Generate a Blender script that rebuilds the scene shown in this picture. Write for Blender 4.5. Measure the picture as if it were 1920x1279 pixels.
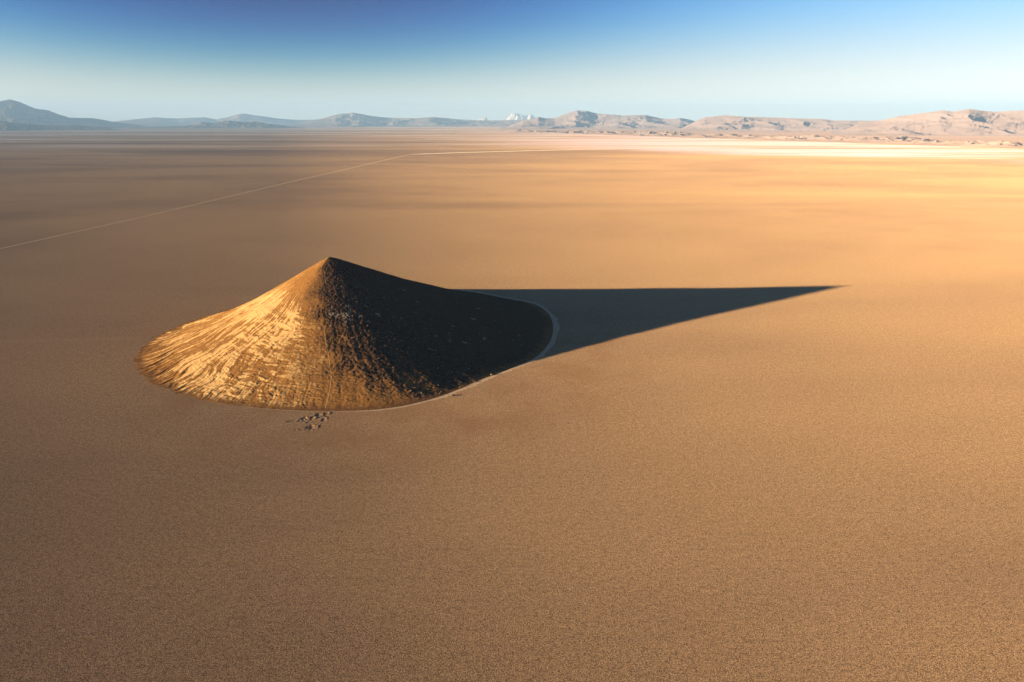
import bpy, math, random
import numpy as np

R_ = math.radians
for o in list(bpy.data.objects):
    bpy.data.objects.remove(o)
SC = bpy.context.scene
COL = SC.collection

# ------------------------------------------------------------------ camera
F_PX, W_PX, H_PX = 1280.0, 1920.0, 1279.0          # focal length in photo pixels (24 mm equivalent)
HORIZON = 228.0                                    # pixel row of the true horizon
CAM_Z = 300.0
PITCH = math.atan((H_PX / 2 - HORIZON) / F_PX)
cam = bpy.data.cameras.new('camera')
cam.sensor_width = 36.0
cam.lens = F_PX / W_PX * 36.0
cam.clip_start = 1.0
cam.clip_end = 300000.0
camo = bpy.data.objects.new('camera', cam)
camo.location = (0, 0, CAM_Z)
camo.rotation_euler = (math.pi / 2 - PITCH, 0, 0)
COL.objects.link(camo)
SC.camera = camo

# ------------------------------------------------------------------ light
SUN_EL = R_(6.93)
SUN_AZ = R_(199.1)                                  # direction towards the sun, counter-clockwise from +X
sun_vec = np.array([math.cos(SUN_AZ) * math.cos(SUN_EL), math.sin(SUN_AZ) * math.cos(SUN_EL), math.sin(SUN_EL)])
sl = bpy.data.lights.new('sun', 'SUN')
sl.energy = 5.0
sl.angle = R_(0.53)
sl.color = (1.0, 0.69, 0.345)
so = bpy.data.objects.new('sun', sl)
so.rotation_euler = (math.pi / 2 - SUN_EL, 0, SUN_AZ + math.pi / 2)
so.location = (-600, -200, 500)
COL.objects.link(so)

wd = bpy.data.worlds.new('World')
SC.world = wd
wd.use_nodes = True
wn, wl = wd.node_tree.nodes, wd.node_tree.links
bg = wn['Background']
sky = wn.new('ShaderNodeTexSky')
sky.sky_type = 'NISHITA'
sky.sun_disc = False
sky.sun_elevation = SUN_EL
sky.sun_rotation = math.atan2(sun_vec[0], sun_vec[1]) % (2 * math.pi)
sky.altitude = 3500
sky.air_density = 1.0
sky.dust_density = 1.0
sky.ozone_density = 2.0
SKY_REF, SKY_MUL, SKY_STRENGTH = 4.8, 1.78, 0.1
# seen through a polarising filter: Rayleigh-polarised light, strongest 90 degrees from the sun, is held back
def wnode(op, a, b=None, kind='ShaderNodeMath'):
    n = wn.new(kind); n.operation = op
    for i, v in enumerate((a, b)):
        if v is None: continue
        if isinstance(v, bpy.types.NodeSocket): wl.new(v, n.inputs[i])
        else: n.inputs[i].default_value = v
    return n.outputs['Value'] if op == 'DOT_PRODUCT' or kind == 'ShaderNodeMath' else n.outputs[0]
VM = 'ShaderNodeVectorMath'
wdir = wn.new('ShaderNodeTexCoord').outputs['Generated']
wc = wnode('DOT_PRODUCT', wdir, tuple(sun_vec), VM)
wc2 = wnode('MULTIPLY', wc, wc)
pol = wnode('DIVIDE', wnode('SUBTRACT', 1.0, wc2), wnode('ADD', 1.0, wc2))
mr = wn.new('ShaderNodeMapRange'); mr.interpolation_type = 'SMOOTHSTEP'
wl.new(wnode('DOT_PRODUCT', wdir, (0, 0, 1), VM), mr.inputs[0])
mr.inputs[1].default_value = 0.0; mr.inputs[2].default_value = 0.17      # haze near the horizon is not polarised
pw = wnode('MULTIPLY', wnode('MULTIPLY', wnode('MULTIPLY', pol, pol), pol), mr.outputs[0])
gexp = wnode('ADD', 1.15, wnode('MULTIPLY', pw, 2.9))
mr2 = wn.new('ShaderNodeMapRange'); mr2.interpolation_type = 'SMOOTHSTEP'
wl.new(wnode('DOT_PRODUCT', wdir, (0, 0, 1), VM), mr2.inputs[0])
for i, v in enumerate((0.03, 0.17, 0.72, 0.06)): mr2.inputs[1 + i].default_value = v
n1 = wnode('MINIMUM', wnode('MULTIPLY', sky.outputs[0], (0.86 / SKY_REF, 1.03 / SKY_REF, 1.04 / SKY_REF), VM), (1.5,) * 3, VM)
wbw = wn.new('ShaderNodeRGBToBW'); wl.new(n1, wbw.inputs[0])
wmx = wn.new('ShaderNodeMix'); wmx.data_type = 'RGBA'                    # unpolarised sky light is whiter
wl.new(wnode('MULTIPLY', wnode('SUBTRACT', 1.0, pw), mr2.outputs[0]), wmx.inputs[0]); wl.new(n1, wmx.inputs[6]); wl.new(wnode('MULTIPLY', wbw.outputs[0], (1.22, 1.0, 0.84), VM), wmx.inputs[7])
n3 = wn.new('ShaderNodeGamma'); wl.new(wmx.outputs[2], n3.inputs[0]); wl.new(gexp, n3.inputs[1])
wl.new(wnode('MULTIPLY', n3.outputs[0], (SKY_MUL,) * 3, VM), bg.inputs[0])
bg.inputs[1].default_value = SKY_STRENGTH

vs = SC.view_settings
vs.view_transform = 'Standard'
vs.look = 'None'
vs.gamma = 1.0
vs.use_curve_mapping = False
vs.exposure = 2.6
SC.cycles.volume_bounces = 1
SC.cycles.max_bounces = 4
SC.cycles.use_denoising = True

# ------------------------------------------------------------------ helpers
CT, ST = math.cos(PITCH), math.sin(PITCH)

def ground(px, py, z=0.0):
    """photo pixel -> point where that line of sight meets height z"""
    yd = py - H_PX / 2
    fw, dn = F_PX * CT - yd * ST, F_PX * ST + yd * CT
    k = (CAM_Z - z) / dn
    return np.array([(px - W_PX / 2) * k, fw * k, z])

def sight(px, py, dist):
    """point on the line of sight of a pixel at the horizontal distance dist (for things on the far plain)"""
    yd = py - H_PX / 2
    v = np.array([px - W_PX / 2, F_PX * CT - yd * ST, -(F_PX * ST + yd * CT)])
    v = v / math.hypot(v[0], v[1])
    return np.array([0, 0, CAM_Z]) + v * dist

def project(P):
    dz = P[..., 2] - CAM_Z
    d = P[..., 1] * CT - dz * ST
    up = P[..., 1] * ST + dz * CT
    return W_PX / 2 + F_PX * P[..., 0] / d, H_PX / 2 - F_PX * up / d

_rng = np.random.RandomState(7)
_perm = _rng.permutation(256)
_perm = np.concatenate([_perm] * 3)
_grad = _rng.normal(size=(256, 3))
_grad /= np.linalg.norm(_grad, axis=1)[:, None]

def perlin(x, y, z):
    x, y, z = np.broadcast_arrays(np.asarray(x, float), np.asarray(y, float), np.asarray(z, float))
    xi, yi, zi = np.floor(x).astype(np.int64), np.floor(y).astype(np.int64), np.floor(z).astype(np.int64)
    fx, fy, fz = x - xi, y - yi, z - zi
    u, v, w = [t * t * t * (t * (t * 6 - 15) + 10) for t in (fx, fy, fz)]
    xi, yi, zi = xi & 255, yi & 255, zi & 255
    out = 0
    for dx in (0, 1):
        for dy in (0, 1):
            for dz in (0, 1):
                h = _perm[_perm[_perm[(xi + dx) & 255] + ((yi + dy) & 255)] + ((zi + dz) & 255)]
                g = _grad[h]
                d = g[..., 0] * (fx - dx) + g[..., 1] * (fy - dy) + g[..., 2] * (fz - dz)
                out = out + d * (u if dx else 1 - u) * (v if dy else 1 - v) * (w if dz else 1 - w)
    return out * 1.6

def fbm(x, y, z, octaves=4, gain=0.5):
    s, a = 0, 1.0
    for k in range(octaves):
        s = s + a * perlin(x * 2.03 ** k + 17.3 * k, y * 2.03 ** k - 9.1 * k, z * 2.03 ** k + 3.7 * k)
        a *= gain
    return s

def ridged(x, y, z, octaves=4, gain=0.5):
    s, a, n = 0, 1.0, 0
    for k in range(octaves):
        s = s + a * (1 - np.abs(perlin(x * 2.03 ** k + 7.3 * k, y * 2.03 ** k - 5.1 * k, z * 2.03 ** k + 1.7 * k)) * 1.7)
        n += a
        a *= gain
    return s / n

def sstep(a, b, x):
    t = np.clip((x - a) / (b - a), 0, 1)
    return t * t * (3 - 2 * t)

def grid_mesh(name, V, nu, nv, wrap_u=False, attrs=None, smooth=True):
    """V is (nu, nv, 3)"""
    idx = np.arange(nu * nv).reshape(nu, nv)
    a = idx if not wrap_u else np.concatenate([idx, idx[:1]], 0)
    q = np.stack([a[:-1, :-1], a[1:, :-1], a[1:, 1:], a[:-1, 1:]], -1).reshape(-1, 4)
    me = bpy.data.meshes.new(name)
    me.vertices.add(nu * nv)
    me.vertices.foreach_set('co', V.reshape(-1).astype(np.float32))
    me.loops.add(q.size)
    me.loops.foreach_set('vertex_index', q.reshape(-1).astype(np.int32))
    me.polygons.add(len(q))
    me.polygons.foreach_set('loop_start', (np.arange(len(q)) * 4).astype(np.int32))
    me.polygons.foreach_set('loop_total', np.full(len(q), 4, np.int32))
    if smooth:
        me.polygons.foreach_set('use_smooth', np.ones(len(q), bool))
    for k, arr in (attrs or {}).items():
        at = me.attributes.new(k, 'FLOAT', 'POINT')
        at.data.foreach_set('value', arr.reshape(-1).astype(np.float32))
    me.update()
    me.validate()
    return me

def obj(name, me, mat, parent=None, loc=None, **props):
    o = bpy.data.objects.new(name, me)
    if mat is not None and me is not None and not me.materials:
        me.materials.append(mat)
    COL.objects.link(o)
    if parent is not None:
        o.parent = parent
    if loc is not None:
        o.location = loc
    for k, v in props.items():
        o[k] = v
    return o

class G:
    """small node-graph builder"""
    def __init__(self, name):
        self.m = bpy.data.materials.new(name)
        self.m.use_nodes = True
        self.n, self.l = self.m.node_tree.nodes, self.m.node_tree.links
        self.n.clear()
        self.out = self.n.new('ShaderNodeOutputMaterial')
    def put(self, sock, v):
        if isinstance(v, bpy.types.NodeSocket):
            self.l.new(v, sock)
        elif v is not None:
            if hasattr(sock.default_value, '__len__') and not hasattr(v, '__len__'):
                v = [v] * len(sock.default_value)
            if hasattr(sock.default_value, '__len__') and len(sock.default_value) == 4 and len(v) == 3:
                v = (*v, 1)
            sock.default_value = v
    def pos(self):
        return self.n.new('ShaderNodeNewGeometry').outputs['Position']
    def math(self, op, a, b=None, c=None, clamp=False):
        d = self.n.new('ShaderNodeMath'); d.operation = op; d.use_clamp = clamp
        for i, v in enumerate((a, b, c)):
            if v is not None: self.put(d.inputs[i], v)
        return d.outputs[0]
    def vmath(self, op, a, b=None):
        d = self.n.new('ShaderNodeVectorMath'); d.operation = op
        self.put(d.inputs[0], a)
        if b is not None: self.put(d.inputs[1], b)
        return d.outputs['Value'] if op in ('DOT_PRODUCT', 'LENGTH', 'DISTANCE') else d.outputs[0]
    def noise(self, vec, scale=1.0, detail=3.0, rough=0.5, dist=0.0):
        d = self.n.new('ShaderNodeTexNoise')
        self.put(d.inputs['Vector'], vec)
        d.inputs['Scale'].default_value = scale; d.inputs['Detail'].default_value = detail
        d.inputs['Roughness'].default_value = rough; d.inputs['Distortion'].default_value = dist
        return d.outputs['Fac'] if 'Fac' in d.outputs else d.outputs[0]
    def voronoi(self, vec, scale=1.0, feature='F1'):
        d = self.n.new('ShaderNodeTexVoronoi'); d.feature = feature
        self.put(d.inputs['Vector'], vec); d.inputs['Scale'].default_value = scale
        return d.outputs['Distance']
    def step(self, v, a, b, lo=0.0, hi=1.0):
        d = self.n.new('ShaderNodeMapRange'); d.interpolation_type = 'SMOOTHSTEP'
        self.put(d.inputs[0], v)
        for i, x in enumerate((a, b, lo, hi)): self.put(d.inputs[1 + i], x)
        return d.outputs[0]
    def mix(self, f, a, b, blend='MIX'):
        d = self.n.new('ShaderNodeMix'); d.data_type = 'RGBA'; d.blend_type = blend; d.clamp_factor = True
        self.put(d.inputs[0], f); self.put(d.inputs[6], a); self.put(d.inputs[7], b)
        return d.outputs[2]
    def attr(self, name):
        d = self.n.new('ShaderNodeAttribute'); d.attribute_name = name
        return d.outputs['Fac']
    def bump(self, h, dist=1.0, strength=1.0, normal=None):
        d = self.n.new('ShaderNodeBump')
        d.inputs['Strength'].default_value = strength; d.inputs['Distance'].default_value = dist
        self.put(d.inputs['Height'], h)
        if normal is not None: self.put(d.inputs['Normal'], normal)
        return d.outputs[0]
    def diffuse(self, col, rough=1.0, normal=None):
        d = self.n.new('ShaderNodeBsdfDiffuse')
        self.put(d.inputs['Color'], col); d.inputs['Roughness'].default_value = rough
        if normal is not None: self.put(d.inputs['Normal'], normal)
        self.l.new(d.outputs[0], self.out.inputs['Surface'])
        return self.m

# ------------------------------------------------------------------ cone outline (from the base edge in the photograph)
APEX = np.array([-262.0, 968.0])
APEX_H = 117.0
edge_px = [(255, 665), (262, 700), (300, 725), (380, 750), (480, 765), (560, 770), (650, 771), (720, 768), (800, 752),
           (850, 735), (900, 712), (960, 690), (1000, 675), (1025, 650), (1037, 615), (1030, 590), (1005, 570), (950, 560),
           (440, 578), (390, 592), (330, 612), (280, 640)]
eg = np.array([ground(*p)[:2] for p in edge_px]) - APEX
ea, er = np.degrees(np.arctan2(eg[:, 1], eg[:, 0])), np.hypot(eg[:, 0], eg[:, 1])
def _circle(a):
    u = np.array([math.cos(R_(a)), math.sin(R_(a))]); q = APEX - np.array([-226.0, 980.0]); b = q @ u
    return -b + math.sqrt(b * b - (q @ q - 293.0 ** 2))
hid = [55, 70, 85, 100, 115, 130]
ea = np.concatenate([ea, hid]); er = np.concatenate([er, [_circle(a) for a in hid]])
_o = np.argsort(ea); ea, er = ea[_o], er[_o]
_fa = np.arange(-180, 180, 1.0)
_fr = np.interp(_fa, np.concatenate([ea - 360, ea, ea + 360]), np.concatenate([er] * 3))
_k = np.hanning(17); _k /= _k.sum()
_fr = np.convolve(np.concatenate([_fr[-8:], _fr, _fr[:8]]), _k, 'valid')
def cone_radius(az_deg):
    return np.interp((np.asarray(az_deg) + 180) % 360 - 180, np.append(_fa, 180), np.append(_fr, _fr[0]))

# ------------------------------------------------------------------ ground
def line_mask(g, pos, p, q):
    """signed distance in metres from the ground line through two photo pixels (positive on the far side)"""
    a, b = ground(*p), ground(*q)
    t = (b - a)[:2]; t /= np.linalg.norm(t)
    n = np.array([-t[1], t[0]])
    if n[1] < 0: n = -n
    return g.math('SUBTRACT', g.vmath('DOT_PRODUCT', pos, (n[0], n[1], 0)), float(n @ a[:2]))

def ground_material():
    g = G('salt_crust')
    P = g.pos()
    dist = g.vmath('LENGTH', g.vmath('MULTIPLY', P, (1, 1, 0)))
    # crust colour: warm tan, large faint patches, fine speckle
    big = g.noise(g.vmath('MULTIPLY', P, (1 / 2600, 1 / 1100, 1)), 1.0, 4, 0.55, 0.6)
    mid = g.noise(g.vmath('MULTIPLY', P, (1 / 420, 1 / 300, 1)), 1.0, 4, 0.6)
    fine = g.noise(P, 1.6, 2, 0.6)
    grain = g.noise(P, 0.8, 3, 0.65)
    col = g.mix(g.step(big, 0.36, 0.62), (0.228, 0.164, 0.122), (0.312, 0.224, 0.148))
    col = g.mix(g.math('MULTIPLY', g.step(mid, 0.35, 0.65), 0.30), col, (0.345, 0.246, 0.166))
    coarse = g.noise(P, 0.30, 2, 0.6)
    lump = g.noise(P, 0.11, 2, 0.6)
    sp = g.math('ADD', g.math('MULTIPLY', fine, 0.40), g.math('MULTIPLY', grain, 0.40))
    sp = g.math('ADD', sp, g.math('ADD', g.math('MULTIPLY', coarse, 0.15), g.math('MULTIPLY', lump, 0.05)))
    sp = g.math('SUBTRACT', sp, 0.0)
    col = g.mix(1.0, col, g.mix(g.step(sp, 0.38, 0.62), (0.36, 0.34, 0.36), (1.62, 1.58, 1.46)), 'MULTIPLY')
    # an old faint track that runs up to the cone from the left
    old = g.math('MULTIPLY', g.step(g.math('ABSOLUTE', line_mask(g, P, (0, 640), (280, 634))), 3, 14, 1, 0), g.step(g.vmath('DOT_PRODUCT', P, (1, 0, 0)), -520, -560))
    col = g.mix(g.math('MULTIPLY', old, 0.15), col, (0.40, 0.29, 0.19))
    # reddish damp crust beside the foot of the cone
    rel = g.vmath('DISTANCE', g.vmath('MULTIPLY', P, (1, 1, 0)), (-150.0, 880.0, 0))
    wet = g.math('MULTIPLY', g.step(rel, 240, 380, 1, 0), g.step(g.noise(P, 1 / 70, 4, 0.6), 0.3, 0.7))
    col = g.mix(g.math('MULTIPLY', wet, 0.45), col, (0.20, 0.105, 0.055))
    # streaks: far plain breaks into dark and pale bands
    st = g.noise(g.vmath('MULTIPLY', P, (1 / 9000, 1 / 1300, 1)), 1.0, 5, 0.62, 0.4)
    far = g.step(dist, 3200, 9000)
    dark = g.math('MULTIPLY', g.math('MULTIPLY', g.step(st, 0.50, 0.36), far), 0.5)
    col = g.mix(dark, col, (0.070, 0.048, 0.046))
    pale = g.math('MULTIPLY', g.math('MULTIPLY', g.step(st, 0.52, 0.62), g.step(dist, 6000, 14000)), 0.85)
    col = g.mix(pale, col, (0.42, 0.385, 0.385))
    # the white salt sheet far right
    wob = g.math('MULTIPLY', g.math('SUBTRACT', g.noise(g.vmath('MULTIPLY', P, (1 / 3500, 1 / 1200, 1)), 1.0, 4, 0.6), 0.5), 2600)
    near_edge = g.math('ADD', line_mask(g, P, (1140, 281), (1920, 303)), wob)
    far_edge = g.math('ADD', line_mask(g, P, (1000, 248), (1920, 280)), g.math('MULTIPLY', wob, 0.3))
    left_edge = line_mask(g, P, (700, 300), (900, 246))
    stre = g.noise(g.vmath('MULTIPLY', P, (1 / 4200, 1 / 480, 1)), 1.0, 5, 0.6, 0.3)
    salt = g.math('MULTIPLY', g.step(near_edge, -500, 800), g.step(far_edge, 250, -250))
    xr = g.vmath('DOT_PRODUCT', P, (1, 0, 0))
    salt = g.math('MULTIPLY', salt, g.step(g.math('ADD', xr, g.math('MULTIPLY', wob, 1.2)), -1800, 2500))
    salt = g.math('MULTIPLY', salt, g.step(stre, 0.42, 0.56, 0.10, 1.0))
    col = g.mix(salt, col, (0.40, 0.340, 0.435))
    # foreland beyond the salt: pinkish gravel
    fore = g.math('MULTIPLY', g.step(far_edge, -150, 400), g.step(xr, -2000, 3000))
    col = g.mix(g.math('MULTIPLY', fore, 0.85), col, (0.18, 0.136, 0.135))
    # lumpy crust relief
    h = g.math('ADD', g.math('MULTIPLY', g.noise(P, 1.4, 4, 0.65), 1.0), g.math('MULTIPLY', g.voronoi(P, 1.2), 0.3))
    nrm = g.bump(h, 0.35, 0.7)
    return g.diffuse(col, 1.0, nrm)

def axis(fine, spans, lo, hi):
    """coordinates: fine spacing inside spans, growing outside"""
    a, b = spans
    out = list(np.arange(a, b + 1e-6, fine))
    s, x = fine, b
    while x < hi:
        s *= 1.22; x = min(hi, x + s); out.append(x)
    s, x = fine, a
    while x > lo:
        s *= 1.22; x = max(lo, x - s); out.insert(0, x)
    return np.array(out)

EXT = 76000.0
pit_c = ground(590, 788)
gx = axis(0.8, (pit_c[0] - 45, pit_c[0] + 35), -EXT, EXT)
gy = axis(0.8, (pit_c[1] - 30, pit_c[1] + 24), -6000, EXT)
X, Y = np.meshgrid(gx, gy, indexing='ij')
Z = np.zeros_like(X)
pits = [(583, 801, 3.6, 1.2), (570, 785, 3.0, 0.9), (586, 783, 2.0, 1.0), (597, 778, 2.4, 0.8), (607, 787, 2.0, 1.0),
        (611, 775, 2.2, 0.9), (554, 805, 1.2, 0.4), (600, 798, 1.5, 0.5), (563, 789, 1.4, 0.5), (577, 792, 1.3, 0.4), (615, 781, 1.3, 0.5)]
rug = np.zeros_like(X)
for (px, py, r, d) in pits:
    c = ground(px, py)
    wx = X + 1.2 * perlin(X / 3, Y / 3, 0.5 + px); wy = Y + 1.2 * perlin(X / 3, Y / 3, 9.5 + px)
    q = np.hypot(wx - c[0], (wy - c[1]) * 0.9) / r
    d = d * 0.62
    Z -= d * np.exp(-q ** 3)
    ang = np.clip(((wx - c[0]) * 0.85 + (wy - c[1]) * 0.1) / r, -2.5, 2.5)
    Z += (0.7 + 0.5 * math.sin(px)) * d * np.exp(-((np.hypot(wx - c[0] - r * 1.35, (wy - c[1]) * 0.9) / (r * 0.95)) ** 2))
    rug += np.exp(-(q / 2.2) ** 2)
Z += np.clip(rug, 0, 1) * 0.55 * fbm(X / 3.2, Y / 3.2, 4.2, 4, 0.6)
me = grid_mesh('salt_flat', np.stack([X, Y, Z], -1), len(gx), len(gy))
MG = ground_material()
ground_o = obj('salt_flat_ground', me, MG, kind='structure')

# ------------------------------------------------------------------ the cone
def cone_shape(AZ, T):
    """AZ in degrees, T = 0 apex .. 1 foot; returns xyz and surface masks"""
    a = np.radians(AZ)
    cx, sx = np.cos(a), np.sin(a)
    Rr = cone_radius(AZ)
    r = T * Rr
    # toe of the sandy side ends in small lobes
    lobes = perlin(cx * 16, sx * 16, 1.3) * 0.5 + perlin(cx * 42, sx * 42, 5.1) * 0.5 + perlin(cx * 85, sx * 85, 3.1) * 0.35
    sandy_side = sstep(-62, -92, ((AZ + 180) % 360) - 180) + sstep(60, 110, ((AZ + 180) % 360) - 180)
    sandy_side = np.clip(sandy_side, 0, 1)
    r = r * (1 + 0.026 * lobes * sstep(0.70, 1.0, T) * sandy_side * (0.3 + 0.7 * sstep(-98, -135, np.where(AZ % 360 < 180, -180, (AZ % 360) - 360))))
    x, y = APEX[0] + r * cx, APEX[1] + r * sx
    d = lambda c, w: np.exp(-((((AZ - c) + 180) % 360 - 180) / w) ** 2)
    p = 1.30 - 0.06 * d(25, 70) + 0.05 * d(180, 60) + 0.10 * d(-55, 28)
    base = APEX_H * (1 - T) ** p
    # rounded, slightly flattened summit
    base = base - 1.2 * np.exp(-(r / 7.0) ** 2)
    n_lo = fbm(x / 90, y / 90, 0.3, 3)
    # ridge line running down towards the camera: rock right of it, sand left of it
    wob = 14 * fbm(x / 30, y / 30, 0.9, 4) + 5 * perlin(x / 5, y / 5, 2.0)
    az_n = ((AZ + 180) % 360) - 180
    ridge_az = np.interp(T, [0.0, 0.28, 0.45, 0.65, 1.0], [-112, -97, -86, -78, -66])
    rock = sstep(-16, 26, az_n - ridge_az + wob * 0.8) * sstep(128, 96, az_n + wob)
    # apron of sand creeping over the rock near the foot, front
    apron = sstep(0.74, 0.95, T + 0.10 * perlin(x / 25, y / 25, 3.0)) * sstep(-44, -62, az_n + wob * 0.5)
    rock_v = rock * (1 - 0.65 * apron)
    z = base + n_lo * 2.6 * sstep(0.02, 0.3, T) * (1 - T) ** 0.5
    env = sstep(0.0, 0.06, T) * sstep(1.0, 0.93, T)
    # blocky rock
    rr = ridged(x / 13, y / 13, base / 13, 5, 0.6) - 0.55
    rs = fbm(x / 4, y / 4, base / 4, 4, 0.65)
    front = d(-58, 38)
    z = z + rock_v * env * ((0.4 + 1.5 * front) * rr + (0.35 + 0.80 * front) * rs)
    # gullies down the rock
    gul = perlin(cx * 26 + 0.5 * n_lo, sx * 26, r / 160)
    z = z + rock_v * env * (gul * 1.6 * sstep(0.15, 0.6, T) * front)
    # rills down the sand, finer uphill, deep at the toe
    sand = 1 - rock_v
    aw = a + 0.06 * fbm(x / 60, y / 60, 3.3, 2) + 0.006 * fbm(x / 12, y / 12, 7.3, 2)
    ca, sa = np.cos(aw), np.sin(aw)
    k1 = perlin(ca * 34, sa * 34, r / 150 + 0.25 * n_lo)
    k2 = perlin(ca * 72, sa * 72, r / 100)
    k3 = perlin(ca * 118, sa * 118, r / 60)
    left = np.clip(d(-158, 44) + d(165, 40), 0, 1)
    rill = (0.30 * k1 + 0.42 * k2 + 0.30 * k3)
    z = z + sand * env * rill * (0.20 + 1.35 * sstep(0.35, 0.9, T)) * (0.10 + 0.95 * left)
    # toe fingers: sand tongues with dark gaps
    tongue = np.abs(perlin(ca * 40, sa * 40, r / 60))
    toe = sstep(0.76, 0.90, T + 0.05 * perlin(ca * 12, sa * 12, 5.5)) * sstep(1.0, 0.95, T)
    z = z - sand * (0.12 + left) * 1.1 * toe * np.exp(-(tongue / 0.11) ** 2)
    # scaly drifts on the front face: overlapping lobes across the slope
    fr = d(-96, 30) * sstep(0.25, 0.45, T)
    u = r * a
    uw, rw = u + 5 * fbm(x / 18, y / 18, 5.0, 2), r + 3 * fbm(x / 16, y / 16, 9.0, 3)
    rot = lambda p, q, zz: perlin(0.79 * p - 0.61 * q, 0.61 * p + 0.79 * q, zz + 0.15 * p)
    s1 = rot(uw / 12, rw / 4.4, 8.8)
    s2 = rot(uw / 5.5, rw / 2.6, 2.8)
    lob = s1 + 0.5 * s2
    groove = np.exp(-(lob / 0.16) ** 2)
    scale = 0.5 + 0.6 * lob - 0.35 * groove
    z = z + sand * env * fr * (0.42 * lob - 0.30 * groove)
    z = z + sand * env * 0.16 * fbm(x / 2.6, y / 2.6, 1.7, 3)
    z = np.where(T >= 0.999, -0.6, z)
    # pale sand cover
    streak = fbm(ca * 50, sa * 50, r / 60, 4, 0.62)
    patch = fbm(x / 42, y / 42, 6.6, 4, 0.55)
    patch2 = rot(uw / 15, rw / 6, 2.6) + 0.6 * rot(uw / 7, rw / 3, 5.6) + 0.4 * rot(uw / 3.4, rw / 1.6, 7.6)
    pale = (0.35 + 0.60 * left) * streak + 0.35 * patch + 0.30 * left * fbm(x / 7, y / 7, 4.4, 3, 0.6) + 0.55 * fr * patch2 + 0.45 * (scale - 0.45) * fr
    pale = pale + 0.18 * sstep(0.22, 0.45, T) - 0.45 * sstep(0.36, 0.14, T) - 0.35 * sstep(0.80, 0.97, T) * left
    pale = pale - 0.22 * np.exp(-((T - 0.66) / 0.12) ** 2) * left + 0.30 * np.exp(-((T - 0.46) / 0.12) ** 2) * d(-130, 45) + 0.16 * fr * sstep(0.5, 0.85, T)
    pale = pale + 0.75 * left * toe * (k2 + 0.5 * k3)
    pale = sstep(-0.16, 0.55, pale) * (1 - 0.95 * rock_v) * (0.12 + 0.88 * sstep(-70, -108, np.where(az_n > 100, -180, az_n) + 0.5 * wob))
    # chalky outcrops on the rock
    ch = fbm(x / 11, y / 11, base / 11, 4, 0.6)
    chalk = rock * sstep(0.30, 0.75, ch + 0.75 * np.exp(-((T - 0.40) / 0.09) ** 2) * d(-72, 26) + 0.30 * np.exp(-((T - 0.72) / 0.07) ** 2) * d(-22, 30)
                        + 0.12 * np.exp(-((T - 0.42) / 0.12) ** 2) * d(-10, 50) - 0.52)
    rim = sstep(0.945, 0.985, T + 0.022 * perlin(cx * 48, sx * 48, 2.2) + 0.012 * perlin(cx * 100, sx * 100, 4.2))
    return np.stack([x, y, z], -1), rock_v, pale, chalk, rim

def cone_material():
    g = G('cone_soil')
    P = g.pos()
    rock, pale, chalk, rim = g.attr('rock'), g.attr('pale'), g.attr('chalk'), g.attr('rim')
    f1 = g.noise(P, 0.45, 4, 0.65)
    f2 = g.noise(P, 1.3, 3, 0.6)
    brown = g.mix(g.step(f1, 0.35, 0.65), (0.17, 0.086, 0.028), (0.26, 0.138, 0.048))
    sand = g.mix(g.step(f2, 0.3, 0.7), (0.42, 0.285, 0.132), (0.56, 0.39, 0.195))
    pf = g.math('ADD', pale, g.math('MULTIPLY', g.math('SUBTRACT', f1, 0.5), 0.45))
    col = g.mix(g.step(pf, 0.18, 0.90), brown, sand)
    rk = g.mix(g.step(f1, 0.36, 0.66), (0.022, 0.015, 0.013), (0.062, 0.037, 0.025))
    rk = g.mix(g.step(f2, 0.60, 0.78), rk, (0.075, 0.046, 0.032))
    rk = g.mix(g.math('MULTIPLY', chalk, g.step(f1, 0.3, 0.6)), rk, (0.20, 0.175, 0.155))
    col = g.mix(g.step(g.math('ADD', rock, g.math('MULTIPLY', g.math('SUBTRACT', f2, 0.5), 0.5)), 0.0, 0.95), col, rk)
    rimc = g.mix(g.step(f1, 0.35, 0.65), (0.085, 0.045, 0.020), (0.17, 0.092, 0.042))
    col = g.mix(g.math('MULTIPLY', rim, 0.9), col, rimc)
    h = g.math('ADD', g.math('MULTIPLY', f1, 1.0), g.math('MULTIPLY', f2, 0.4))
    nrm = g.bump(h, 0.45, 0.45)
    return g.diffuse(col, 0.6, nrm)

# azimuth samples: fine where the camera looks, coarse behind
az_s = np.concatenate([np.arange(-190, -10, 0.17), np.arange(-10, 60, 0.4), np.arange(60, 135, 1.0), np.arange(135, 170, 0.25)])
az_s = az_s[:-1]
t_s = np.concatenate([[0.002], np.linspace(0.006, 1.0, 400)])
AZ, T = np.meshgrid(az_s, t_s, indexing='ij')
V, rock, pale, chalk, rim = cone_shape(AZ, T)
V[:, 0] = V[:, 0].mean(0)                                          # close the summit
CONE_V, CONE_AZ, CONE_T = V, AZ, T
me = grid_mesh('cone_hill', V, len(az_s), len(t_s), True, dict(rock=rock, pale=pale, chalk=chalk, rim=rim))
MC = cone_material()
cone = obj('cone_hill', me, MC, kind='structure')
cone['label'] = 'cone shaped hill with golden sandy left flank and black rocky right flank'

def on_cone(px, py):
    """point of the front of the cone seen at a photo pixel"""
    m = (CONE_AZ > -185) & (CONE_AZ < -20)
    qx, qy = project(CONE_V)
    d = np.where(m, (qx - px) ** 2 + (qy - py) ** 2, 1e9)
    return CONE_V[np.unravel_index(d.argmin(), d.shape)].copy()

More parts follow.
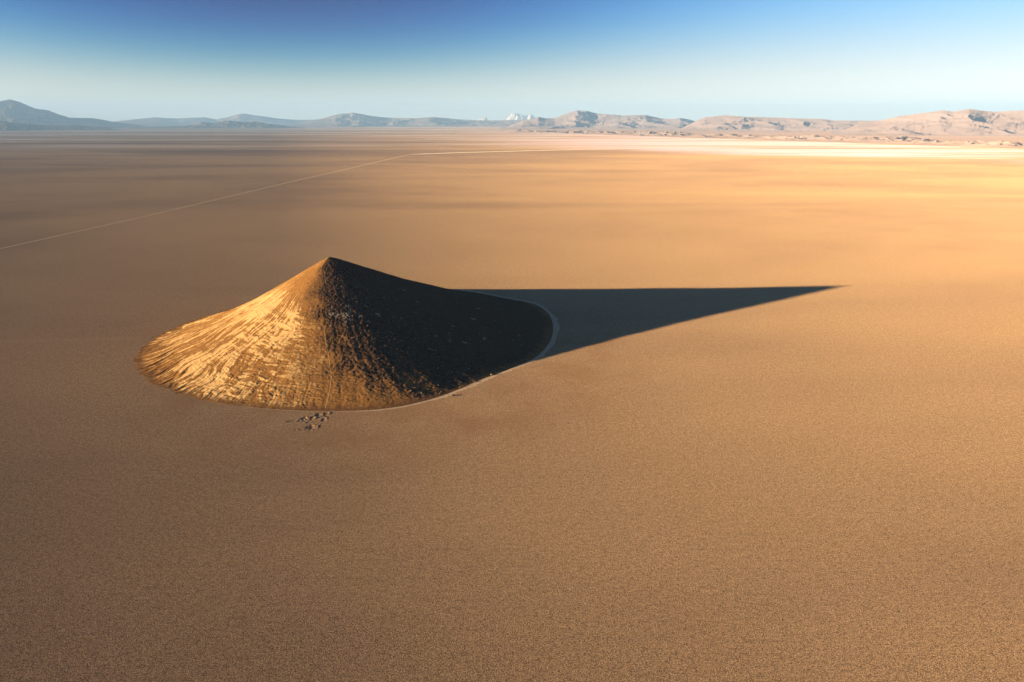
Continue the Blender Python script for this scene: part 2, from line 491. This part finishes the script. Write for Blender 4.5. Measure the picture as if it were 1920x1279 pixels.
def strip(name, pts, widths, mat, lift, parent=None, **props):
    pts = np.array(pts, float)
    t = np.gradient(pts[:, :2], axis=0); t /= np.linalg.norm(t, axis=1)[:, None]
    n = np.stack([-t[:, 1], t[:, 0], np.zeros(len(t))], -1)
    w = np.array(widths)[:, None] * 0.5
    Vv = np.stack([pts + n * w, pts - n * w], 1)
    Vv[..., 2] += lift
    me = grid_mesh(name, Vv, len(pts), 2, smooth=False)
    return obj(name, me, mat, parent, **props)

def plain(name, c1, c2, scale, rough=1.0, bump=0.0):
    g = G(name)
    P = g.pos()
    f = g.noise(P, scale, 4, 0.6)
    nrm = g.bump(g.noise(P, scale * 2, 4, 0.6), bump, 0.6) if bump else None
    return g.diffuse(g.mix(g.step(f, 0.33, 0.67), c1, c2), rough, nrm)

M_track = plain('pale_track', (0.44, 0.33, 0.21), (0.56, 0.43, 0.29), 0.12)
M_path = plain('pale_path', (0.32, 0.25, 0.19), (0.44, 0.34, 0.26), 0.3, 1.0, 0.2)
M_salt = plain('white_salt', (0.50, 0.44, 0.38), (0.66, 0.58, 0.52), 0.01)

# foot trail up the front of the cone
tp = [(611, 765), (613, 755), (616, 744), (618, 731), (619.5, 720), (621, 710), (621, 703), (619, 692), (618, 680), (616, 668), (615, 657), (611, 640), (608, 622)]
tpts = [on_cone(*p) for p in tp]
dense = []
for a, b in zip(tpts[:-1], tpts[1:]):
    for k in range(4):
        dense.append(a + (b - a) * k / 4)
dense.append(tpts[-1])
flat = CONE_V[::3, ::2].reshape(-1, 3)
for p in dense:
    j = ((flat[:, :2] - p[:2]) ** 2).sum(1).argmin(); p[2] = flat[j, 2]
for _ in range(2):
    dense = [dense[0]] + [(dense[i - 1] + 2 * dense[i] + dense[i + 1]) / 4 for i in range(1, len(dense) - 1)] + [dense[-1]]
strip('trail', dense, [0.5] * len(dense), plain('trail_dust', (0.52, 0.36, 0.18), (0.62, 0.45, 0.24), 0.5), 0.22, cone)

# path round the foot of the cone
pa = np.arange(-104, 62, 0.3)
ppts, pw = [], []
for a in pa:
    w = np.interp(a, [-104, -92, -76, -70, -60, -40, -30, -20, 0, 30, 62], [0.6, 1.4, 1.2, 3.0, 6.5, 7.5, 6.0, 8.0, 11.0, 11.0, 9.0])
    w *= 0.8 + 0.35 * float(fbm(a * 0.3, 2.2, 0.4, 4, 0.65))
    r = float(cone_radius(a)) - 0.5 + w / 2 + 0.8 * float(perlin(a * 0.25, 5.2, 0.4))
    ppts.append((APEX[0] + r * math.cos(R_(a)), APEX[1] + r * math.sin(R_(a)), 0)); pw.append(w)
strip('foot_path', ppts, pw, M_path, 0.05, kind='structure')

# road across the flat, and the salt strip it meets
rp = [ground(*p) for p in ((-260, 527), (-60, 480), (0, 466.5), (262, 408), (400, 375.5), (545, 341), (640, 319.5), (755, 292.5), (775, 289.5))]
dn_ = []
for a, b in zip(rp[:-1], rp[1:]):
    for k in range(12): dn_.append(a + (b - a) * k / 12)
dn_.append(rp[-1])
strip('road', dn_, [float(np.interp(np.hypot(p[0], p[1]), [1500, 3500, 6500], [4.5, 8.0, 16.0])) for p in dn_], M_track, 0.06, kind='structure')
sp_ = [ground(*p) for p in ((772, 289.6), (850, 286.6), (950, 283.8), (1040, 281.6), (1150, 279.4))]
dn_ = []
for a, b in zip(sp_[:-1], sp_[1:]):
    for k in range(10): dn_.append(a + (b - a) * k / 10)
dn_.append(sp_[-1])
strip('road', dn_, list(np.interp(np.arange(len(dn_)), [0, 3, 30, 40], [30, 95, 90, 30])), M_salt, 0.10, kind='structure')

# ------------------------------------------------------------------ far mountains
def mountain_material(name, c1, c2, scale=1 / 900):
    g = G(name)
    P = g.pos()
    f = g.noise(P, scale, 5, 0.62)
    s = g.noise(g.vmath('MULTIPLY', P, (1 / 3000, 1 / 3000, 1 / 120)), 1.0, 4, 0.6)
    col = g.mix(g.step(f, 0.33, 0.67), c1, c2)
    col = g.mix(g.math('MULTIPLY', g.step(s, 0.45, 0.7), 0.35), col, tuple(min(1, c * 1.5) for c in c2))
    nrm = g.bump(g.noise(P, 1 / 260, 5, 0.6), 60, 0.3)
    return g.diffuse(col, 0.8, nrm)

def mountain(name, prof, dist, front, back, mat, seed, rough=0.30, feature=1500.0, label=None, n_u=None, n_v=90):
    """a range whose crest follows the skyline pixels prof, standing at the distance dist (m) on the plain"""
    px = np.array([p[0] for p in prof], float); py = np.array([p[1] for p in prof], float)
    n_u = n_u or int((px[-1] - px[0]) * 0.9) + 20
    xs = np.linspace(px[0], px[-1], n_u)
    ys = np.interp(xs, px, py)
    k = np.hanning(5); k /= k.sum()
    ys = np.convolve(np.pad(ys, 2, 'edge'), k, 'valid')
    ys = ys + 0.35 * fbm(xs / 22, seed, 0.3, 4, 0.6) * np.clip((238 - ys) / 8, 0, 1)
    D = dist(xs) if callable(dist) else np.full(n_u, float(dist))
    crest = np.array([sight(x, y, d) for x, y, d in zip(xs, ys, D)])
    ends = sstep(0, 0.06, (xs - xs[0]) / (xs[-1] - xs[0])) * sstep(1, 0.94, (xs - xs[0]) / (xs[-1] - xs[0]))
    hc = np.maximum(crest[:, 2], 5.0) * ends
    s = np.linspace(-1, 1, n_v)
    s = np.sign(s) * np.abs(s) ** 1.3
    S, U = np.meshgrid(s, np.arange(n_u))
    dirs = crest[:, :2] / np.linalg.norm(crest[:, :2], axis=1)[:, None]
    # crest wanders in depth so that spurs come forward and saddles fall back
    cr = 0.16 * front * fbm(crest[:, 0] / (2.2 * feature), crest[:, 1] / (2.2 * feature), seed, 3)
    off = np.where(S < 0, S * front, S * back) + cr[:, None]
    Xm = crest[:, 0][:, None] + dirs[:, 0][:, None] * off
    Ym = crest[:, 1][:, None] + dirs[:, 1][:, None] * off
    A = np.abs(S)
    wx = Xm + 0.35 * feature * fbm(Xm / feature, Ym / feature, seed + 3.1, 2)
    wy = Ym + 0.35 * feature * fbm(Xm / feature, Ym / feature, seed + 8.2, 2)
    rg = ridged(wx / feature, wy / feature, seed + 0.5, 5, 0.52)
    shape = (1 - A) ** 1.45
    body = shape + rough * (rg - 0.62) * 2.2 * (A * (1 - A) * 4) ** 0.8 * (1 - 0.35 * A)
    Zm = hc[:, None] * np.clip(body, -0.02, None) - 3.0 * (A > 0.995)
    Zm = np.where(A > 0.995, -6.0, Zm)
    # raise the crest for its wander so the skyline keeps its height
    Vv = np.stack([Xm, Ym, Zm], -1)
    me = grid_mesh(name, Vv, n_u, n_v)
    o = obj(name, me, mat, kind='structure')
    if label: o['label'] = label
    return o

MM_blue = mountain_material('dark_mountain', (0.08, 0.066, 0.06), (0.12, 0.098, 0.09))
MM_mid = mountain_material('brown_mountain', (0.12, 0.098, 0.09), (0.18, 0.145, 0.13))
MM_pink = mountain_material('pink_mountain', (0.16, 0.132, 0.145), (0.19, 0.156, 0.172))
MM_bad = mountain_material('badland_clay', (0.17, 0.134, 0.135), (0.25, 0.205, 0.205), 1 / 400)

mountain('mountain_range', [(-60, 236), (100, 233), (200, 229), (240, 225), (290, 220), (330, 222), (385, 220), (405, 224), (430, 219), (445, 214), (460, 213),
    (480, 217), (500, 219), (520, 222), (560, 225), (600, 224), (700, 224), (850, 226), (1000, 227), (1300, 228), (1600, 228), (2100, 226)],
    62000, 8500, 9000, MM_mid, 1.0, 0.22, 2600, 'faint far mountain range along the left horizon', 900)
mountain('mountain_range', [(520, 236), (560, 231), (600, 223), (622, 217), (640, 213), (662, 211), (680, 214), (700, 218), (735, 221), (775, 222), (813, 219.5), (850, 223),
    (900, 226), (960, 225), (1000, 224), (1060, 230), (1100, 238)], 50000, 7000, 7000, MM_mid, 14.0, 0.32, 1900, 'rounded mountain and low ridge left of the small cloud')
mountain('mountain', [(-420, 240), (-260, 222), (-120, 207), (-50, 197), (0, 190), (18, 186), (40, 192), (65, 203), (92, 207), (112, 215), (130, 220.5), (172, 221.5), (190, 224),
    (215, 229), (255, 234), (300, 239)], 46000, 8500, 9000, MM_blue, 5.0, 0.26, 1700, 'tall blue mountain at the far left edge')
mountain('foothills', [(-300, 240), (-150, 228), (-60, 224), (0, 226), (30, 231), (60, 233), (92, 235), (118, 236), (135, 234), (160, 236), (180, 238), (200, 238.5), (225, 242)],
    33000, 2800, 3400, MM_blue, 9.0, 0.5, 500, 'low dark foothills in front of the tall left mountain', None, 60)
mountain('mesa', [(240, 243), (262, 240), (300, 237), (345, 236), (368, 233), (376, 229), (400, 231), (420, 227), (432, 226), (440, 228), (470, 229), (482, 228), (500, 232), (530, 235), (570, 240)],
    38000, 2400, 3200, MM_blue, 21.0, 0.55, 600, 'dark jagged mesa on the left horizon', None, 60)
mountain('mountain', [(940, 240), (985, 225), (1000, 222.5), (1009, 219), (1022, 222), (1040, 221.5), (1060, 214), (1082, 206.5), (1100, 207.5), (1120, 213), (1150, 215), (1165, 217), (1190, 216), (1212, 216),
    (1225, 219), (1244, 223), (1262, 223), (1275, 221.5), (1292, 224), (1330, 236)], 36000, 5600, 6000, MM_pink, 31.0, 0.25, 1900, 'broad pale pink mountain right of the small cloud')
mountain('mesa', [(1255, 246), (1285, 237), (1302, 228), (1322, 220), (1360, 216), (1400, 219), (1450, 220.5), (1500, 222), (1540, 223), (1565, 226), (1610, 226), (1650, 226), (1720, 230), (1820, 240)],
    28000, 4000, 4600, MM_pink, 41.0, 0.22, 1500, 'long flat topped pink mesa on the right horizon')
mountain('mountain_range', [(1560, 246), (1610, 232), (1650, 226), (1680, 219), (1705, 215.5), (1740, 211), (1768, 207), (1790, 209.5), (1818, 204.5), (1836, 207), (1860, 209.5), (1890, 208), (1920, 207), (2000, 204),
    (2120, 210), (2260, 225), (2420, 245)], 23000, 4000, 4800, MM_pink, 55.0, 0.25, 1500, 'furrowed pink mountain range at the right edge', None, 110)

def badlands(name, a, b, dist_a, dist_b, depth, height, mat, seed, n_u, n_v, cell, label):
    """belt of low eroded hummocks on the plain between two azimuths (photo columns a to b)"""
    u = np.linspace(0, 1, n_u); v = np.linspace(0, 1, n_v)
    U, Vq = np.meshgrid(u, v, indexing='ij')
    px = a + (b - a) * U
    D = dist_a + (dist_b - dist_a) * U + depth * Vq
    ax = (px - W_PX / 2) / (F_PX / CT)
    nrm = np.sqrt(1 + ax ** 2)
    Xb, Yb = D * ax / nrm, D / nrm
    e = sstep(0, 0.12, U) * sstep(1, 0.9, U) * sstep(0, 0.12, Vq) * sstep(1, 0.8, Vq)
    clump = sstep(-0.15, 0.45, fbm(Xb / (cell * 5), Yb / (cell * 5), seed, 3))
    zz = height * e * clump * np.clip(ridged(Xb / cell, Yb / cell, seed + 2, 5, 0.55) - 0.35, 0, None) * 1.6
    zz = zz - 4.0 * (zz < 0.5)
    me = grid_mesh(name, np.stack([Xb, Yb, zz], -1), n_u, n_v)
    o = obj(name, me, mat, kind='structure'); o['label'] = label
    return o
badlands('badland_hills', 930, 1345, 20500, 14000, 4200, 75, MM_bad, 61.0, 420, 110, 420, 'cream badland hillocks in front of the pale pink mountain')
badlands('badland_hills', 1260, 2150, 14500, 8600, 3600, 65, MM_bad, 71.0, 620, 130, 330, 'pink badland hillocks below the mountains at right')

# ------------------------------------------------------------------ clouds far behind the mountains
def blob_cloud(name, parts, dist, label, seed):
    vs_, fs_ = [], []
    rnd = random.Random(seed)
    import bmesh
    bm = bmesh.new()
    for (px, py, rpx) in parts:
        c = sight(px, py, dist)
        r = rpx / F_PX * dist
        ret = bmesh.ops.create_icosphere(bm, subdivisions=4, radius=1.0)
        for vv in ret['verts']:
            n = np.array(vv.co)
            q = n * 2.1 + seed + px
            dsp = 1 + 0.38 * float(fbm(q[0], q[1], q[2], 4, 0.6))
            p = c + n * r * dsp * np.array([1.15, 1.0, 0.9])
            vv.co = p
    me = bpy.data.meshes.new(name)
    bm.to_mesh(me); bm.free()
    o0 = sight(parts[0][0], parts[0][1], dist)
    co = np.empty(len(me.vertices) * 3, np.float32); me.vertices.foreach_get('co', co)
    co = co.reshape(-1, 3) - o0.astype(np.float32); me.vertices.foreach_set('co', co.reshape(-1))
    for p in me.polygons: p.use_smooth = True
    rm = None
    o = obj(name, me, M_cloud, None, o0)
    mod = o.modifiers.new('merge', 'REMESH'); mod.mode = 'VOXEL'; mod.voxel_size = 60; mod.use_smooth_shade = True
    o['label'] = label; o['category'] = 'cloud'; o['group'] = 'small clouds behind the mountains'
    return o
g = G('cloud_white')
d = g.n.new('ShaderNodeBsdfDiffuse'); d.inputs[0].default_value = (0.33, 0.31, 0.32, 1); d.inputs[1].default_value = 0.0
g.l.new(d.outputs[0], g.out.inputs[0])
M_cloud = g.m
blob_cloud('cumulus_cloud', [(965, 218, 6), (972, 223, 8), (958, 224, 6), (979, 222, 6), (988, 223, 4), (995, 220, 4.5), (987, 219, 3), (969, 221, 6), (963, 222, 6), (981, 225, 6), (995, 225, 7), (954, 225.5, 3.5)], 95000,
           'largest small cream cloud rising behind the ridge near the centre', 3)
blob_cloud('cumulus_cloud', [(904, 223.5, 3), (909, 223.5, 3.4), (900, 225, 3), (907, 226, 4)], 95000, 'tiny cream cloud left of the largest cloud, low on the ridge', 8)

# ------------------------------------------------------------------ scree on the cone (too small to count)
def rock_verts(rnd, size):
    import bmesh
    bm = bmesh.new()
    bmesh.ops.create_icosphere(bm, subdivisions=1, radius=size)
    for v in bm.verts:
        v.co *= rnd.uniform(0.7, 1.25); v.co.z *= 0.8
    vv = [tuple(v.co) for v in bm.verts]; ff = [[q.index for q in f.verts] for f in bm.faces]
    bm.free()
    return vv, ff
rnd = random.Random(11)
protos = [rock_verts(rnd, 1.0) for _ in range(8)]
sv, sf = [], []
rk_flat = (rock.reshape(-1) > 0.45)
cand = np.nonzero(((CONE_AZ.reshape(-1) > -112) & (CONE_AZ.reshape(-1) < -34) & (CONE_T.reshape(-1) > 0.03) & (CONE_T.reshape(-1) < 0.99)) & (rk_flat | (CONE_T.reshape(-1) < 0.22)))[0]
Vf = CONE_V.reshape(-1, 3); Tf = CONE_T.reshape(-1)
wgt = Tf[cand] * (0.35 + 1.4 * np.exp(-((CONE_AZ.reshape(-1)[cand] + 62) / 18) ** 2) + 1.0 * (Tf[cand] < 0.3))
pick = np.random.RandomState(5).choice(cand, 1700, replace=False, p=wgt / wgt.sum())
for j in pick:
    s = 0.24 + 0.85 * rnd.random() ** 5
    a = rnd.uniform(0, 6.28); ca, sa = math.cos(a), math.sin(a)
    vv, ff = protos[rnd.randrange(8)]
    b0 = len(sv)
    p = Vf[j]
    for (x, y, z) in vv:
        sv.append((p[0] + s * (x * ca - y * sa), p[1] + s * (x * sa + y * ca), p[2] + s * (z + 0.25)))
    sf += [[b0 + i for i in f] for f in ff]
me = bpy.data.meshes.new('scree'); me.from_pydata(sv, [], sf); me.update()
M_rock = plain('boulder_rock', (0.10, 0.062, 0.042), (0.22, 0.145, 0.095), 0.6, 0.7)
obj('scree', me, M_rock, cone, kind='stuff')

# ------------------------------------------------------------------ boulders
def boulder(px, py, size, label, mat, seed, squash=0.75, name='boulder', cat='boulder', group='boulders at the foot of the cone'):
    import bmesh
    c = ground(px, py)
    bm = bmesh.new()
    bmesh.ops.create_icosphere(bm, subdivisions=4, radius=1.0)
    for v in bm.verts:
        n = np.array(v.co)
        k = 1 + 0.35 * float(fbm(n[0] * 1.3 + seed, n[1] * 1.3, n[2] * 1.3, 4)) + 0.10 * float(ridged(n[0] * 3, n[1] * 3 + seed, n[2] * 3, 3))
        q = n * k * size * np.array([1.15, 0.9, squash])
        v.co = q
    me = bpy.data.meshes.new(name); bm.to_mesh(me); bm.free()
    o = obj(name, me, mat, None, (c[0], c[1], size * squash * 0.35))
    o['label'] = label; o['category'] = cat
    if group: o['group'] = group
M_boul = plain('pale_boulder', (0.12, 0.078, 0.045), (0.20, 0.135, 0.08), 0.9, 0.7, 0.1)
M_bdark = plain('dark_boulder', (0.07, 0.045, 0.035), (0.14, 0.09, 0.065), 0.9, 0.7, 0.1)
boulder(848.5, 742.5, 1.5, 'brown boulder standing on the outer edge of the pale foot path', M_boul, 1.0)
boulder(890, 716.5, 1.1, 'small brown boulder on the inner path edge below the black flank', M_boul, 2.0)
boulder(922, 703.5, 1.5, 'boulder farthest right, catching the sun where the foot path meets the cast shadow', M_boul, 3.0, 0.9)
boulder(867, 725.5, 0.9, 'smallest boulder between the brown boulder and the dark slope', M_boul, 4.0)
boulder(537, 791, 1.1, 'dark stone lying alone left of the dug pits', M_bdark, 5.0, 0.5, 'stone', 'stone', None)
boulder(562, 341.3, 4.2, 'dark rock lump beside the pale road in the middle distance', M_bdark, 6.0, 0.5, 'rock', 'rock', None)
boulder(874, 321, 11.0, 'pale low salt mound alone on the plain beyond the cone', M_path, 7.0, 0.2, 'salt_mound', 'mound', None)

# ------------------------------------------------------------------ vehicle on the road
def box_me(name, sx, sy, sz, taper=(1, 1), bev=0.08):
    import bmesh
    bm = bmesh.new()
    bmesh.ops.create_cube(bm, size=1)
    for v in bm.verts:
        k = taper if v.co.z > 0 else (1, 1)
        v.co = (v.co.x * sx * k[0], v.co.y * sy * k[1], v.co.z * sz)
    bmesh.ops.bevel(bm, geom=list(bm.edges), offset=bev, segments=2, affect='EDGES')
    me = bpy.data.meshes.new(name); bm.to_mesh(me); bm.free()
    return me
def wheel_me(r, w):
    import bmesh
    bm = bmesh.new()
    bmesh.ops.create_cone(bm, cap_ends=True, segments=20, radius1=r, radius2=r, depth=w)
    for v in bm.verts: v.co = (v.co.x, v.co.z, v.co.y)
    me = bpy.data.meshes.new('wheel'); bm.to_mesh(me); bm.free()
    return me
def paint(name, col, rough, metal=0.0):
    g = G(name)
    d = g.n.new('ShaderNodeBsdfPrincipled')
    f = g.noise(g.pos(), 3.0, 3, 0.6)
    g.put(d.inputs['Base Color'], g.mix(f, col, tuple(c * 1.4 for c in col)))
    d.inputs['Roughness'].default_value = rough; d.inputs['Metallic'].default_value = metal
    g.l.new(d.outputs[0], g.out.inputs[0])
    return g.m
vp = ground(261.5, 408.3)
vdir = rp[4] - rp[3]
van = bpy.data.objects.new('vehicle', None); COL.objects.link(van)
van.location = (vp[0], vp[1], 0.06); van.rotation_euler = (0, 0, math.atan2(vdir[1], vdir[0]))
van['label'] = 'tiny dark off road vehicle driving on the pale road'; van['category'] = 'vehicle'
M_car, M_glass, M_tyre = paint('dark_paint', (0.02, 0.02, 0.022), 0.35), paint('dark_glass', (0.015, 0.018, 0.02), 0.08), paint('tyre', (0.015, 0.015, 0.015), 0.8)
obj('body', box_me('body', 4.7, 1.9, 0.75, (0.97, 0.94), 0.1), M_car, van, (0, 0, 0.80))
obj('cabin', box_me('cabin', 3.0, 1.75, 0.75, (0.82, 0.86), 0.12), M_car, van, (-0.5, 0, 1.53))
obj('windscreen', box_me('windscreen', 0.05, 1.45, 0.55, (1, 0.9), 0.01), M_glass, van, (0.93, 0, 1.52))
for s in (-1, 1):
    obj('window', box_me('window', 2.0, 0.04, 0.45, (0.85, 1), 0.01), M_glass, van, (-0.5, s * 0.85, 1.55))
wm = wheel_me(0.40, 0.28)
for a in (-1.45, 1.45):
    for s in (-1, 1):
        obj('wheel', wm, M_tyre, van, (a, s * 0.85, 0.40))

# ------------------------------------------------------------------ air
HAZE_DENSITY = 1.75e-5
hz = bpy.data.materials.new('haze_air'); hz.use_nodes = True
hn, hl = hz.node_tree.nodes, hz.node_tree.links
hn.clear()
ho = hn.new('ShaderNodeOutputMaterial'); pv = hn.new('ShaderNodeVolumePrincipled')
pv.inputs['Color'].default_value = (0.215, 0.42, 0.82, 1); pv.inputs['Density'].default_value = HAZE_DENSITY
pv.inputs['Anisotropy'].default_value = -0.1
hl.new(pv.outputs[0], ho.inputs['Volume'])
import bmesh
bm = bmesh.new(); bmesh.ops.create_cube(bm, size=1)
B0, B1 = np.array([-EXT - 500, -6500, -8.0]), np.array([EXT + 500, EXT + 500, 1880.0])
for v in bm.verts: v.co = [B0[i] if v.co[i] < 0 else B1[i] for i in range(3)]
me = bpy.data.meshes.new('haze'); bm.to_mesh(me); bm.free()
obj('haze', me, hz, kind='stuff')
